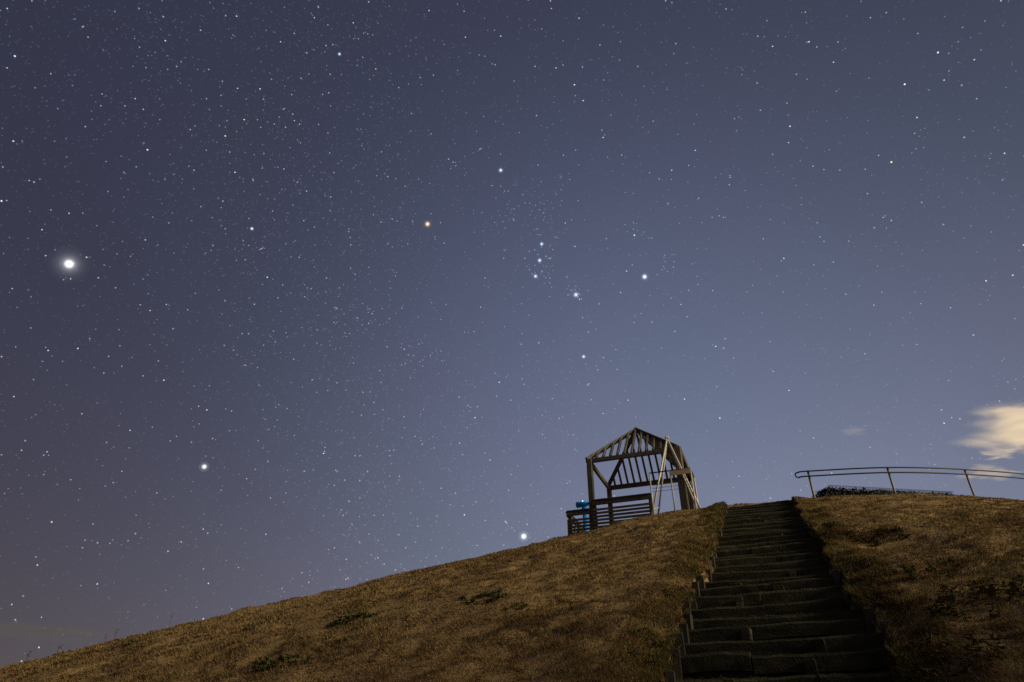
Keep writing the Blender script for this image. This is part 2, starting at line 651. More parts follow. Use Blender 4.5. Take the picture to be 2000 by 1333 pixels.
for k, v in enumerate(step_v):
    z = stair_z(v) + random.uniform(-.018, .018)
    ul, ur = float(edge_left(v)) + random.uniform(-.04, .03), float(edge_right(v)) + random.uniform(-.03, .05)
    v1 = step_v[k + 1] if k + 1 < len(step_v) else v + .9
    tread_slab(v + .03, v1 + .05, ul - .06, ur + .06, z - .028)
    # one or two boards make the riser
    cuts = [ul, ur] if random.random() < .6 else [ul, ul + (ur - ul) * random.uniform(.32, .68), ur]
    for a, b in zip(cuts[:-1], cuts[1:]):
        L = b - a - .008
        tilt = random.uniform(-.02, .02)
        child('riser_board', random.choice(PLANKS), P((a + b) / 2, v + random.uniform(-.015, .015), z - .085 + random.uniform(-.012, .008)), stairs,
              (random.uniform(-.06, .06), tilt, -SITE + random.uniform(-.01, .01)), (L, 1, random.uniform(.95, 1.12)))
    low = v < 12.2
    spots = [(ul + (.04 if low else .0), random.uniform(-.01, .07) if low else random.uniform(-.01, .05)), (ur - .02, random.uniform(-.01, .07))]
    if random.random() < .22:
        spots.append((ul + (ur - ul) * random.uniform(.28, .38), random.uniform(-.13, -.07)))
    if random.random() < .22:
        spots.append((ul + (ur - ul) * random.uniform(.6, .72), random.uniform(-.13, -.07)))
    for si, (su, dz) in enumerate(spots):
        if si < 2 and random.random() < (.06 if si == 0 else .2):
            continue
        child('stake', random.choice(STAKES if si < 2 else DARK_STAKES), P(su, v - .092, z - .09 + dz), stairs,
              (random.uniform(-.06, .06), random.uniform(-.06, .06), -SITE + random.uniform(-.2, .2)), (random.uniform(.9, 1.15),) * 2 + (1,))

# ------------------------------------------------------------------ pavilion frame
U0, U1, V0, V1 = -5.37, -2.33, 22.23, 25.2
ZT = 9.12                     # top of the beams
UC, VC = (U0 + U1) / 2, (V0 + V1) / 2
APEX = 10.70


def base_z(u, v):
    return float(hill(np.array([u]), np.array([v]))[0])


pav = empty('pavilion', P(UC, VC, 6.6), 'open wooden pavilion frame with bare pyramid rafters on the hilltop', 'pavilion')
for (u, v, w) in ((U0, V0, .19), (U1 + .06, V0, .25), (U0, V1, .17), (U1, V1, .19)):
    MB().beam(P(u, v, 6.2), P(u, v, ZT - .02), w, w, (SA, CA, 0)).build('post', M_WOOD, pav)
e = .09
for a, b, h in (((U0 - .12, V0), (U1 + .12, V0), .15), ((U0 - .06, V1), (U1 + .12, V1), .17)):
    MB().beam(P(*a, ZT - h / 2), P(*b, ZT - h / 2), .11, h).build('tie_beam', M_WOOD, pav)
for a, b in (((U0, V0 + .06), (U0, V1 - .06)), ((U1, V0 + .06), (U1, V1 - .06))):
    MB().beam(P(*a, ZT - .09), P(*b, ZT - .09), .11, .16).build('side_beam', M_WOOD, pav)
# hips
for (u, v) in ((U0, V0), (U1, V0), (U0, V1), (U1, V1)):
    du, dv = u - UC, v - VC
    k = 1.05
    MB().beam(P(UC + du * k, VC + dv * k, ZT + .05 - (APEX - ZT) * (k - 1)), P(UC + du * .015, VC + dv * .015, APEX - .07), .10, .15).build('hip_rafter', M_WOOD, pav)
MB().beam(P(UC, VC, APEX - .30), P(UC, VC, APEX + .02), .13, .13, (1, 0, 0)).build('king_block', M_WOOD, pav)
# jack rafters on the front, back and right faces
hu, hv = (U1 - U0) / 2, (V1 - V0) / 2
n_j = 11
for i in range(n_j):
    s = -1 + 2 * (i + 1) / (n_j + 1)
    k = 1 - abs(s)                                     # how far up the slope it meets the hip
    if k < .12:
        k = .12
    top = ZT + .03 + (APEX - ZT - .06) * (k - .03)
    u = UC + s * hu
    MB().beam(P(u, V0 + .0, ZT + .0), P(u, V0 + hv * (k - .03), top), .075, .11).build('jack_rafter', M_WOOD, pav)
    MB().beam(P(u, V1 - .0, ZT + .0), P(u, V1 - hv * (k - .03), top), .07, .11).build('jack_rafter', M_WOOD, pav)
    v = VC + s * hv
    MB().beam(P(U1 + .10, v, ZT - .06), P(U1 - hu * (k - .03), v, top), .05, .11).build('jack_rafter', M_WOOD, pav)
# eaves board along the right side
MB().beam(P(U1 + .17, V0 - .02, ZT - .10), P(U1 + .17, V1 + .05, ZT - .10), .04, .20).build('eaves_board', M_WOOD, pav)

# ------------------------------------------------------------------ slatted lookout fences
def slat_fence(label, runs, z_top, post_list, n_slats=8, rail_h=.15):
    c = P(*runs[0][0], z_top - 1.1)
    root = empty('slat_fence', c, label, 'fence', 'slatted fences around the lookout')
    for (a, b) in runs:
        a = np.array(a, float); b = np.array(b, float)
        MB().beam(P(*a, z_top - rail_h / 2), P(*b, z_top - rail_h / 2), .07, rail_h).build('top_rail', M_FENCE, root)
        MB().beam(P(*a, z_top + .022), P(*b, z_top + .022), .13, .035).build('cap_rail', M_FENCE, root)
        zc = z_top - rail_h - .16
        for i in range(n_slats):
            MB().beam(P(*a, zc), P(*b, zc), .03, .078).build('slat', M_FENCE, root)
            zc -= .118
    for (u, v) in post_list:
        MB().beam(P(u, v, 6.0), P(u, v, z_top - .01), .11, .11, (SA, CA, 0)).build('post', M_FENCE, root)
    return root


slat_fence('brown slatted fence across the foot of the pavilion', [((-5.33, 22.06), (-3.30, 22.06))], 7.52,
           [(-5.27, 22.14), (-4.72, 22.14), (-3.36, 22.14)], 8)
slat_fence('low brown slatted fence corner in front of the blue telescope', [((-6.46, 22.86), (-5.36, 22.86)), ((-6.46, 22.90), (-6.46, 25.2))], 7.50,
           [(-6.38, 22.95), (-5.62, 22.95), (-6.38, 24.1), (-6.38, 25.1)], 8)
slat_fence('rear slatted fence seen through the front slats of the lookout', [((-6.46, 25.3), (-2.4, 25.3))], 7.36,
           [(-5.0, 25.22), (-3.7, 25.22)], 7)

# ------------------------------------------------------------------ coin telescope
tp = at_depth(1142, 1000, 24.3)
tu, tv = U(tp[0], tp[1])
tz = base_z(tu, tv) - .1
scope = empty('coin_telescope', P(tu, tv, tz), 'bright blue coin telescope on a pole behind the fence corner', 'telescope')
ZH = 8.0
MB().tube([P(tu, tv, tz), P(tu, tv, tz + .05), P(tu, tv, tz + .06), P(tu, tv, ZH - .28)], [.16, .16, .085, .078], 14).build('pole', M_BLUE, scope, True)
MB().tube([P(tu, tv, ZH - .30), P(tu, tv, ZH - .27), P(tu, tv, ZH - .17), P(tu, tv, ZH - .10), P(tu, tv, ZH - .06)], [.085, .115, .115, .075, .06], 14).build('coin_box', M_BLUE, scope, True)
hd = np.array([*W(-.99, .12), 0.05]); hd /= np.linalg.norm(hd)
hs = np.cross(hd, (0, 0, 1)); hs /= np.linalg.norm(hs)
hc = P(tu, tv, ZH) + hd * .03
head = MB().tube([hc - hd * .22, hc - hd * .20, hc - hd * .04, hc + hd * .04, hc + hd * .24, hc + hd * .27], [.045, .075, .085, .098, .112, .104], 14).build('head', M_BLUE, scope, True)
for s in (-1, 1):
    q = hc + hs * .05 * s
    MB().tube([q - hd * .20, q - hd * .27, q - hd * .30], [.03, .028, .034], 10).build('eyepiece', M_BLACK, head, True)

# ------------------------------------------------------------------ steel A-frame and wire railing in front of the pavilion
ap = at_depth(1303, 857, 21.3)
feet = [at_depth(1275, 997, 21.1), at_depth(1287, 994, 21.9), at_depth(1367, 992, 20.9), at_depth(1361, 992, 21.6)]
frame = empty('steel_frame', (ap[0], ap[1], 6.7), 'tall steel A-frame of thin pale poles before the pavilion', 'frame')
for f in feet:
    d = f - ap
    q = ap + d * 1.12
    MB().tube([q, ap + d * .02], .031, 8).build('leg', M_STEEL, frame, True)
MB().tube([ap + np.array([-.06, 0, .0]), ap + np.array([-.03, 0, .06]), ap + np.array([.03, 0, .06]), ap + np.array([.06, 0, 0])], .034, 8).build('apex_cap', M_STEEL, frame, True)
a1 = ap + (feet[1] - ap) * .62; a2 = ap + (feet[3] - ap) * .62
MB().tube([ap + (feet[0] - ap) * .985, ap + (feet[1] - ap) * .985], .02, 6).build('brace', M_STEEL, frame, True)

ru, rv, rz = U(*at_depth(1268, 923, 20.95)[:2]) + (7.93,)
RW = 1.31
rail = empty('wire_railing', P(ru, rv, 6.8), 'small steel railing with thin wires and a cream panel', 'railing')
for (du, dv) in ((0, 0), (.665, 0), (RW, 0), (RW, .9)):
    MB().tube([P(ru + du, rv + dv, 6.4), P(ru + du, rv + dv, rz)], .024, 8).build('post', M_STEEL, rail, True)
MB().tube([P(ru - .02, rv, rz), P(ru + RW + .02, rv, rz)], .021, 8).build('top_rail', M_RAIL, rail, True)
MB().tube([P(ru + RW, rv, rz), P(ru + RW, rv + .92, rz)], .021, 8).build('top_rail', M_RAIL, rail, True)
for i in range(4):
    zz_ = rz - .31 - .107 * i
    MB().tube([P(ru, rv, zz_), P(ru + RW, rv, zz_)], .0065, 6).build('wire', M_WIRE, rail)
    MB().tube([P(ru + RW, rv, zz_), P(ru + RW, rv + .9, zz_)], .0065, 6).build('wire', M_WIRE, rail)
MB().beam(P(ru + .665, rv - .03, rz - .105), P(ru + RW + .01, rv - .03, rz - .105), .02, .15).build('panel', M_PANEL, rail)

# ------------------------------------------------------------------ handrail on the right
posts = [(1578, 921, 20.35), (1733, 914, 20.2), (1884, 918, 20.7), (2036, 931, 21.9)]
tops = [at_depth(*p) for p in posts]
hr = empty('handrail', (tops[0][0], tops[0][1], 6.8), 'curved double-bar handrail with pale posts on the right hilltop', 'handrail')
left_end = at_depth(1556, 925, 20.42)


def catmull(pts, n=10):
    pts = [2 * pts[0] - pts[1]] + pts + [2 * pts[-1] - pts[-2]]
    out = []
    for i in range(1, len(pts) - 2):
        for k in range(n):
            t = k / n
            p0, p1, p2, p3 = pts[i - 1:i + 3]
            out.append(.5 * (2 * p1 + (p2 - p0) * t + (2 * p0 - 5 * p1 + 4 * p2 - p3) * t ** 2 + (3 * p1 - p0 - 3 * p2 + p3) * t ** 3))
    out.append(pts[-2])
    return out


far = at_depth(2240, 962, 24.0)
line = catmull([left_end] + [t + np.array([0, 0, -.02]) for t in tops] + [far])
dz = np.array([0, 0, -.165])
gap = .165
bend = []
side = (left_end - tops[0]); side[2] = 0; side /= np.linalg.norm(side)
for k in range(1, 9):
    a = math.pi * k / 9
    bend.append(left_end + side * math.sin(a) * gap * .5 + np.array([0, 0, -gap / 2 + math.cos(a) * gap / 2]))
front = np.array([0, -.07, 0])
MB().tube([p + front for p in line], .023, 8).build('upper_bar', M_RAIL, hr, True)
MB().tube([p + front for p in ([line[0]] + bend + [line[0] + dz])], .023, 8).build('end_loop', M_RAIL, hr, True)
MB().tube([p + dz + front for p in line], .023, 8).build('lower_bar', M_RAIL, hr, True)
for t in tops:
    u, v = U(t[0], t[1])
    hp = MB().tube([(t[0], t[1], base_z(u, v) - .4), (t[0], t[1], t[2] + .025)], .034, 10).build('post', M_RAILPOST, hr, True)
    for h in (-.02, -.185):
        MB().tube([t + np.array([0, 0, h]), t + front + np.array([0, 0, h])], .016, 8).build('bracket', M_RAIL, hp, True)

# ------------------------------------------------------------------ netted dark hedge behind the handrail
h0 = at_depth(1605, 966, 20.6); h1 = at_depth(1860, 958, 22.4)
hedge = empty('netted_hedge', (h0[0], h0[1], 6.7), 'low dark hedge under wire mesh behind the curved handrail', 'hedge')
t0 = at_depth(1618, 948, 20.8); t1 = at_depth(1862, 961, 22.5)
dirh = (h1 - h0); Lh = math.hypot(dirh[0], dirh[1]); dh = np.array([dirh[0], dirh[1], 0]) / Lh
nh = np.array([-dh[1], dh[0], 0])
lv, lf = [], []
r_ = np.random.default_rng(5)
for i in range(24000):
    s = r_.random() ** 1.1
    wdt = r_.random()
    ztop = t0[2] * (1 - s) + t1[2] * s - .035 - .05 * r_.random() ** 2 - .05 * float(vnoise(np.array(s * 40), np.array(.5), 77))
    zb = 6.35
    zq = zb + (ztop - zb) * r_.random() ** .6
    lean = max(0, (zq - 6.78)) * .55
    c = np.array([h0[0], h0[1], 0]) + dh * (s * Lh + .04 + lean * (1 - s)) + nh * (wdt * .7) + np.array([0, 0, zq])
    d = r_.normal(size=3); d /= np.linalg.norm(d)
    e_ = np.cross(d, r_.normal(size=3)); e_ /= np.linalg.norm(e_)
    l_, w_ = r_.uniform(.025, .05), r_.uniform(.016, .028)
    b = len(lv)
    lv += [c - d * l_, c + e_ * w_, c + d * l_, c - e_ * w_]
    lf.append((b, b + 1, b + 2, b + 3))
fol = mesh_obj('foliage', lv, lf, M_HEDGE, hedge)
tag(fol, kind='stuff')
bk_ = nh * .7
MB().tube([h0 + np.array([0, 0, -.3]), t0], .010, 6).build('strut', M_WIRE, hedge)
MB().tube([h0 + bk_ + np.array([0, 0, -.3]), t0 + bk_], .010, 6).build('strut', M_WIRE, hedge)
net = MB()
nn = 40
for off in (np.zeros(3), bk_):
    net.tube([t0 + off, t1 + off], .006, 5)
for i in range(nn):
    p = t0 + (t1 - t0) * (i / (nn - 1))
    p2 = t0 + (t1 - t0) * (min(i + 1.6, nn - 1) / (nn - 1))
    net.tube([p, p2 + bk_], .0035, 4)
    net.tube([p + bk_, p2], .0035, 4)
    q = h0 + (h1 - h0) * (i / (nn - 1))
    q2 = h0 + (h1 - h0) * (min(i + 1.6, nn - 1) / (nn - 1))
    net.tube([p, q2 + np.array([0, 0, -.1])], .003, 4)
    net.tube([q + np.array([0, 0, -.1]), p2], .003, 4)
tag(net.build('wire_mesh', M_WIRE, hedge), kind='stuff')

# ------------------------------------------------------------------ dry grass
def build_grass():
    N = 860000
    r = np.exp(rng.uniform(math.log(5.2), math.log(33), N))
    az = rng.uniform(math.radians(-44), math.radians(50), N)
    x, y = r * np.sin(az), r * np.cos(az)
    # gather into tussocks
    u, v = U(x, y)
    off_u = (vnoise(u * 4.5, v * 4.5, 71) - .5) * .16; off_v = (vnoise(u * 4.5, v * 4.5, 72) - .5) * .16
    u = u + off_u; v = v + off_v
    el_, er_ = edge_left(v), edge_right(v)
    on_stairs = (u > el_ + .02) & (u < er_ - .02) & (v < STAIR_TOP + .1)
    keep = ~on_stairs
    keep &= ~((u > U0 - .1) & (u < U1 + .1) & (v > V0) & (v < V1))
    keep &= v < 27
    u, v, r = u[keep], v[keep], r[keep]
    # shaggy edges hanging over the sides of the cutting
    nb = 130000
    bv = 5.5 + (STAIR_TOP - 5.5) * rng.random(nb) ** 1.3
    bo = rng.random(nb) * .55 - .04
    bu = np.where(rng.random(nb) < .5, edge_left(bv) - bo, edge_right(bv) + bo)
    u = np.concatenate([u, bu]); v = np.concatenate([v, bv])
    kind = np.zeros(len(u))
    # wisps along the step edges
    su, sv, sz = [], [], []
    for q in step_v:
        n = 420 if q < 16 else 220
        uu = rng.uniform(-1.22, 1.0, n)
        dens = fbm(uu * 2.2, np.full(n, q * 7.3), 81)
        uu = uu[dens > .40]
        uu = uu[(uu > edge_left(np.array([q]))[0]) & (uu < edge_right(np.array([q]))[0])]
        vv = q + .05 + rng.random(len(uu)) ** 2 * .4
        su.append(uu); sv.append(vv); sz.append(np.full(len(uu), stair_z(q) - .03))
    su, sv, sz = map(np.concatenate, (su, sv, sz))
    gz = ground_z(u, v)
    in_cut = (u > edge_left(v) - .3) & (u < edge_right(v) + .3) & (v < STAIR_TOP)
    gz = np.where(in_cut & (gz < stair_z(v) - .2), stair_z(v), gz)
    z = np.concatenate([gz, sz])
    kind = np.concatenate([kind, np.ones(len(su))])
    u = np.concatenate([u, su]); v = np.concatenate([v, sv])
    r = np.hypot(u, v)
    n = len(u)
    # growth
    tall = fbm(u * .7, v * .7, 91)
    tuft = fbm(u * 2.6, v * 2.6, 95)
    L = (.031 + .052 * tall * tuft * 2) * rng.uniform(.6, 1.35, n)
    right = sstep(1.2, 3, u) * sstep(18, 11, v)
    L *= 1 + .35 * right
    L *= 1 + .9 * np.exp(-np.maximum(np.abs(u + .1) - 1.05, 0) / .2)
    L *= 1 - .25 * sstep(19, 22, v)
    L = np.where(kind > 0, rng.uniform(.02, .055, n), L)
    Wd = (.0030 + .00085 * np.maximum(r - 7, 0) ** .85) * rng.uniform(.7, 1.3, n)
    Wd = np.where(kind > 0, Wd * .7, Wd)
    # combed direction, mostly downhill, swirling
    ang = (fbm(u * .8, v * .8, 101) - .5) * 7 + (vnoise(u * 3, v * 3, 107) - .5) * 4 + rng.normal(0, .75, n)
    lean = np.clip(rng.normal(1.08, .28, n), .1, 1.45)
    lean = np.where(kind > 0, lean * .6, lean)
    du, dv = np.sin(ang), -np.cos(ang)
    dx, dy = du * CA + dv * SA, -du * SA + dv * CA
    # width direction mostly across the blade
    wa = rng.uniform(0, 2 * math.pi, n)
    wx, wy = np.cos(wa), np.sin(wa)
    x, y = W(u, v)
    base = np.stack([x, y, z - .012], 1)
    l1, l2 = lean * .55, np.minimum(lean * 1.25, 1.7)
    mid = base + (L * .55)[:, None] * np.stack([dx * np.sin(l1), dy * np.sin(l1), np.cos(l1)], 1)
    tip = mid + (L * .5)[:, None] * np.stack([dx * np.sin(l2), dy * np.sin(l2), np.cos(l2)], 1)
    wv = np.stack([wx, wy, np.zeros(n)], 1) * Wd[:, None]
    co = np.stack([base, mid + wv, tip, mid - wv], 1).reshape(-1, 3)
    # colour of the blades
    straw = np.array([.395, .278, .122]); brown = np.array([.25, .162, .074]); olive = np.array([.15, .14, .042]); pale = np.array([.48, .36, .16])
    t = .1 + .9 * np.clip(fbm(u * .8, v * .8, 111) * 2.4 - .7 + rng.normal(0, .16, n), 0, 1)[:, None]
    c = straw * t + brown * (1 - t)
    g = sstep(.60, .74, fbm(u * 1.1, v * 1.1, 121))[:, None] * .5
    g = np.maximum(g, (right * sstep(.45, .65, fbm(u * 1.6, v * 1.6, 131)))[:, None] * .5)
    near_steps = np.exp(-np.maximum(np.abs(u + .1) - 1.05, 0) / .32) * sstep(.25, .5, fbm(u * 2, v * 2, 141))
    g = np.maximum(g, near_steps[:, None] * .85)
    c = c * (1 - g) + olive * g
    c = c * (1 + .15 * right[:, None])
    pl = (rng.random(n) < .03)[:, None]
    c = np.where(pl, pale, c)
    dk = sstep(.6, .72, fbm(u * 1.7 + 9, v * 1.7, 151))[:, None] * .35
    c = c * (1 - dk) + np.array([.07, .045, .025]) * dk
    c = np.where((kind > 0)[:, None], np.array([.15, .125, .05]) * rng.uniform(.4, 1.5, n)[:, None], c)
    c = np.clip(c * rng.uniform(.82, 1.15, n)[:, None], 0, 1)
    me = bpy.data.meshes.new('dry_grass')
    me.vertices.add(len(co)); me.vertices.foreach_set('co', co.ravel().astype(np.float32))
    i = np.arange(n) * 4
    q = np.stack([i, i + 1, i + 2, i + 3], 1)
    me.loops.add(q.size); me.loops.foreach_set('vertex_index', q.ravel().astype(np.int32))
    me.polygons.add(n); me.polygons.foreach_set('loop_start', (np.arange(n) * 4).astype(np.int32)); me.polygons.foreach_set('loop_total', np.full(n, 4, np.int32))
    me.update(calc_edges=True)
    at = me.attributes.new('blade', 'FLOAT_COLOR', 'POINT')
    ca = np.ones((n, 4, 4), np.float32); ca[:, :, :3] = c[:, None, :]
    at.data.foreach_set('color', ca.ravel())
    me.materials.append(M_GRASS)
    o = bpy.data.objects.new('dry_grass', me)
    scene.collection.objects.link(o)
    tag(o, 'short dry straw-brown grass over the hillside', None, None, 'stuff')


build_grass()

# ------------------------------------------------------------------ weeds
def weed(px, py, w, h, label, mat, seed, leaf=.05, n=70):
    u, v, z = ground_hit(px, py)
    r = np.random.default_rng(seed)
    root = empty('weed_clump', P(u, v, z), label, 'plant', 'weed clumps on the slope')
    vs_, fs = [], []
    sv_, sf_ = MB(), None
    nst = max(5, n // 9)
    for s in range(nst):
        a = r.uniform(0, 2 * math.pi); q = math.sqrt(r.random())
        bu, bv = u + q * w * .5 * math.cos(a), v + q * w * .35 * math.sin(a)
        bz = float(ground_z(np.array([bu]), np.array([bv]))[0])
        hh = h * r.uniform(.5, 1.0) * (1 - .4 * q)
        tipd = np.array([math.cos(a) * .5 * hh + r.normal(0, .02), math.sin(a) * .5 * hh, hh])
        b0 = P(bu, bv, bz - .02)
        b1 = b0 + np.array([*W(tipd[0], tipd[1]), tipd[2]])
        sv_.tube([b0, (b0 + b1) / 2 + np.array([0, 0, hh * .08]), b1], [.004, .003, .0015], 4)
        for k in range(n // nst):
            t = r.uniform(.25, 1.0)
            c = b0 + (b1 - b0) * t
            d = np.array([r.normal(), r.normal(), r.uniform(-.1, .7)]); d /= np.linalg.norm(d)
            e_ = np.cross(d, (0, 0, 1)); e_ /= np.linalg.norm(e_)
            l_ = leaf * r.uniform(.6, 1.3); w_ = l_ * r.uniform(.22, .34)
            up = np.cross(e_, d)
            b = len(vs_)
            vs_ += [c, c + d * l_ * .5 + e_ * w_ + up * l_ * .08, c + d * l_ - up * l_ * .12, c + d * l_ * .5 - e_ * w_ + up * l_ * .08]
            fs += [(b, b + 1, b + 2), (b, b + 2, b + 3)]
    tag(sv_.build('stems', M_STALK, root), kind='stuff')
    lo = mesh_obj('leaves', vs_, fs, mat, root)
    tag(lo, kind='stuff')
    return root


weeds = [
    (690, 1212, .75, .14, 'green weed patch low on the open left slope', M_WEED, .07, 320),
    (945, 1176, .8, .12, 'flat dark green weed strip higher up the left slope', M_WEED, .065, 300),
    (1016, 1187, .45, .07, 'small green weed tuft right of the flat green strip', M_WEED, .055, 150),
    (548, 1296, .8, .10, 'dark green weed patch at the bottom edge of the left slope', M_WEED, .065, 300),
    (655, 1255, .4, .12, 'brown withered weed tuft below the green weed patch', M_WEEDDARK, .045, 70),
    (785, 1207, .4, .06, 'thin weed tuft between the green patch and the strip', M_WEEDDARK, .04, 60),
    (255, 1258, .7, .16, 'leafy weed on the left skyline below the tall stalks', M_WEED, .06, 90),
    (1272, 1250, .35, .14, 'green weeds hugging the left stakes halfway up the near steps', M_WEED, .05, 90),
    (1285, 1302, .45, .18, 'bright green weeds beside the lowest left stakes of the stairs', M_WEED, .06, 130),
    (1320, 1168, .4, .13, 'green weeds beside the left stair stakes under the grassy bank', M_WEED, .05, 90),
    (1715, 1052, 1.0, .20, 'broad withered weed patch in the hollow right of the stairs', M_WEEDDARK, .075, 420),
    (1738, 1046, .45, .2, 'dark green weed on the right end of the withered hollow', M_WEED, .06, 110),
    (1622, 978, .7, .10, 'dark weed tuft on the crest left of the netted hedge', M_WEED, .05, 120),
    (1805, 1125, .8, .22, 'green leafy weed in the middle of the right bank', M_WEED, .06, 180),
    (1838, 1103, .4, .16, 'small green weed above the leafy one on the right bank', M_WEED, .05, 80),
    (1905, 1190, .8, .3, 'tangled dark weed low on the right bank', M_WEEDDARK, .07, 220),
    (1880, 1215, .55, .22, 'green weed below the tangled one on the right bank', M_WEED, .06, 140),
    (1985, 1165, .6, .32, 'dark green bushy weed at the right picture edge', M_WEED, .07, 200),
    (1770, 1290, .5, .18, 'withered weeds spilling beside the lowest right stakes', M_WEEDDARK, .06, 140),
    (1860, 1310, .8, .25, 'dark weed tangle in the bottom right corner', M_WEEDDARK, .07, 220),
    (1700, 1200, .4, .14, 'low weed beside the right stakes of the middle steps', M_WEEDDARK, .05, 90),
]
for i, (px, py, w, h, lab, mat, leaf, n) in enumerate(weeds):
    weed(px, py, w, h, lab, mat, 200 + i, leaf, n)


def stalk(px, py, h, label, seed):
    u, v, z = ground_hit(px, py)
    r = np.random.default_rng(seed)
    root = empty('dry_stalk', P(u, v, z), label, 'plant', 'tall dry stalks on the left skyline')
    b = P(u, v, z - .03)
    lx = r.uniform(-.08, .12) * h
    pts = [b + np.array([lx * t ** 1.5, 0, h * t]) for t in (0, .3, .6, .85, 1)]
    MB().tube(pts, [.005, .0045, .004, .003, .002], 5).build('stem', M_STALK, root)
    tw = MB()
    for k in range(7):
        t = r.uniform(.45, 1.0)
        p = b + np.array([lx * t ** 1.5, 0, h * t])
        tw.tube([p, p + np.array([r.uniform(-.07, .07), r.uniform(-.05, .05), r.uniform(.02, .07)])], [.004, .002], 4)
    tag(tw.build('twigs', M_STALK, root), kind='stuff')
    sd = MB()
    for k in range(4):
        p = pts[-1] + np.array([r.uniform(-.03, .03), r.uniform(-.03, .03), r.uniform(-.06, .03)])
        sd.tube([p, p + np.array([.005, 0, .012]), p + np.array([.008, 0, .03])], [.002, .012, .002], 5)
    tag(sd.build('seed_heads', M_STALK, root), kind='stuff')


for i, (px, py, h, lab) in enumerate([
        (328, 1232, .44, 'tallest dry stalk standing on the left skyline'),
        (222, 1255, .28, 'dry stalk just right of the leafy skyline weed, shorter and thin'),
        (108, 1284, .24, 'short dry stalk near the left end of the skyline'),
        (50, 1296, .24, 'leftmost bent dry stalk on the skyline'),
        (203, 1260, .22, 'stubby dry stalk next to the thin skyline stalk')]):
    stalk(px, py, h, lab, 300 + i)

# ------------------------------------------------------------------ stars
STAR_R = 9000.0
NGP = np.array([-.93161, -.04302, -.36089])


def star_material(name):
    m = bpy.data.materials.new(name)
    m.use_nodes = True
    t = m.node_tree
    t.nodes.remove(t.nodes['Principled BSDF'])
    a = t.nodes.new('ShaderNodeAttribute'); a.attribute_name = 'light'
    em = t.nodes.new('ShaderNodeEmission')
    tr = t.nodes.new('ShaderNodeBsdfTransparent')
    ad = t.nodes.new('ShaderNodeAddShader')
    t.links.new(a.outputs['Color'], em.inputs['Color'])
    t.links.new(em.outputs[0], ad.inputs[0]); t.links.new(tr.outputs[0], ad.inputs[1])
    t.links.new(ad.outputs[0], t.nodes['Material Output'].inputs['Surface'])
    m.cycles.emission_sampling = 'NONE'
    return m


M_STAR = star_material('starlight')
OCT_V = np.array([(1, 1, 1), (-1, -1, 1), (-1, 1, -1), (1, -1, -1)], float) * .75   # a small tetrahedron
OCT_F = np.array([(0, 1, 2), (0, 3, 1), (0, 2, 3), (1, 3, 2)])
BIG_V = np.array([(1, 0, 0), (-1, 0, 0), (0, 1, 0), (0, -1, 0), (0, 0, 1), (0, 0, -1)], float)
BIG_F = np.array([(0, 2, 4), (2, 1, 4), (1, 3, 4), (3, 0, 4), (2, 0, 5), (1, 2, 5), (3, 1, 5), (0, 3, 5)])


def star_mesh(name, dirs, radii, cols, sv=OCT_V, sf=OCT_F):
    n, k, m = len(dirs), len(sv), len(sf)
    co = (dirs[:, None, :] * STAR_R + sv[None] * radii[:, None, None]).reshape(-1, 3)
    f = (sf[None] + np.arange(n)[:, None, None] * k).reshape(-1)
    me = bpy.data.meshes.new(name)
    me.vertices.add(len(co)); me.vertices.foreach_set('co', co.ravel().astype(np.float32))
    me.loops.add(len(f)); me.loops.foreach_set('vertex_index', f.astype(np.int32))
    me.polygons.add(n * m); me.polygons.foreach_set('loop_start', np.arange(0, n * m * 3, 3, dtype=np.int32)); me.polygons.foreach_set('loop_total', np.full(n * m, 3, np.int32))
    me.update(calc_edges=True)
    at = me.attributes.new('light', 'FLOAT_COLOR', 'POINT')
    ca = np.ones((n, k, 4), np.float32); ca[:, :, :3] = cols[:, None, :]
    at.data.foreach_set('color', ca.ravel())
    me.materials.append(M_STAR)
    o = bpy.data.objects.new(name, me)
    scene.collection.objects.link(o)
    return o


PXR = STAR_R / 676.0                 # one pixel of the picture at that distance


def field_stars():
    n = 240000
    z = rng.uniform(-.05, 1, n); a = rng.uniform(0, 2 * math.pi, n)
    d = np.stack([np.sqrt(1 - z * z) * np.sin(a), np.sqrt(1 - z * z) * np.cos(a), z], 1)
    band = np.exp(-((d @ NGP) / .19) ** 2)
    clump = fbm(a * 14, z * 30, 401, 3)
    keep = rng.random(n) < (.30 + .70 * band) * (.4 + 1.1 * clump) * sstep(.0, .22, z)
    d = d[keep]; n = len(d)
    m = np.log10(10 ** (.48 * .9) + rng.random(n) * (10 ** (.48 * 4.7) - 10 ** (.48 * .9))) / .48
    b = 10 ** (-.4 * m)
    e = np.clip(.80 * b, .017, .19)
    rad = PXR * np.clip(.55 + .6 * b, .5, .8)
    tint = rng.random(n)[:, None]
    c = np.where(tint < .15, np.array([1, .82, .62]), np.where(tint < .65, np.array([.60, .79, 1.0]), np.array([.90, .96, 1.0])))
    o = star_mesh('faint_stars', d, rad, c * e[:, None])
    tag(o, 'countless faint stars scattered over the night sky', None, None, 'stuff')


field_stars()

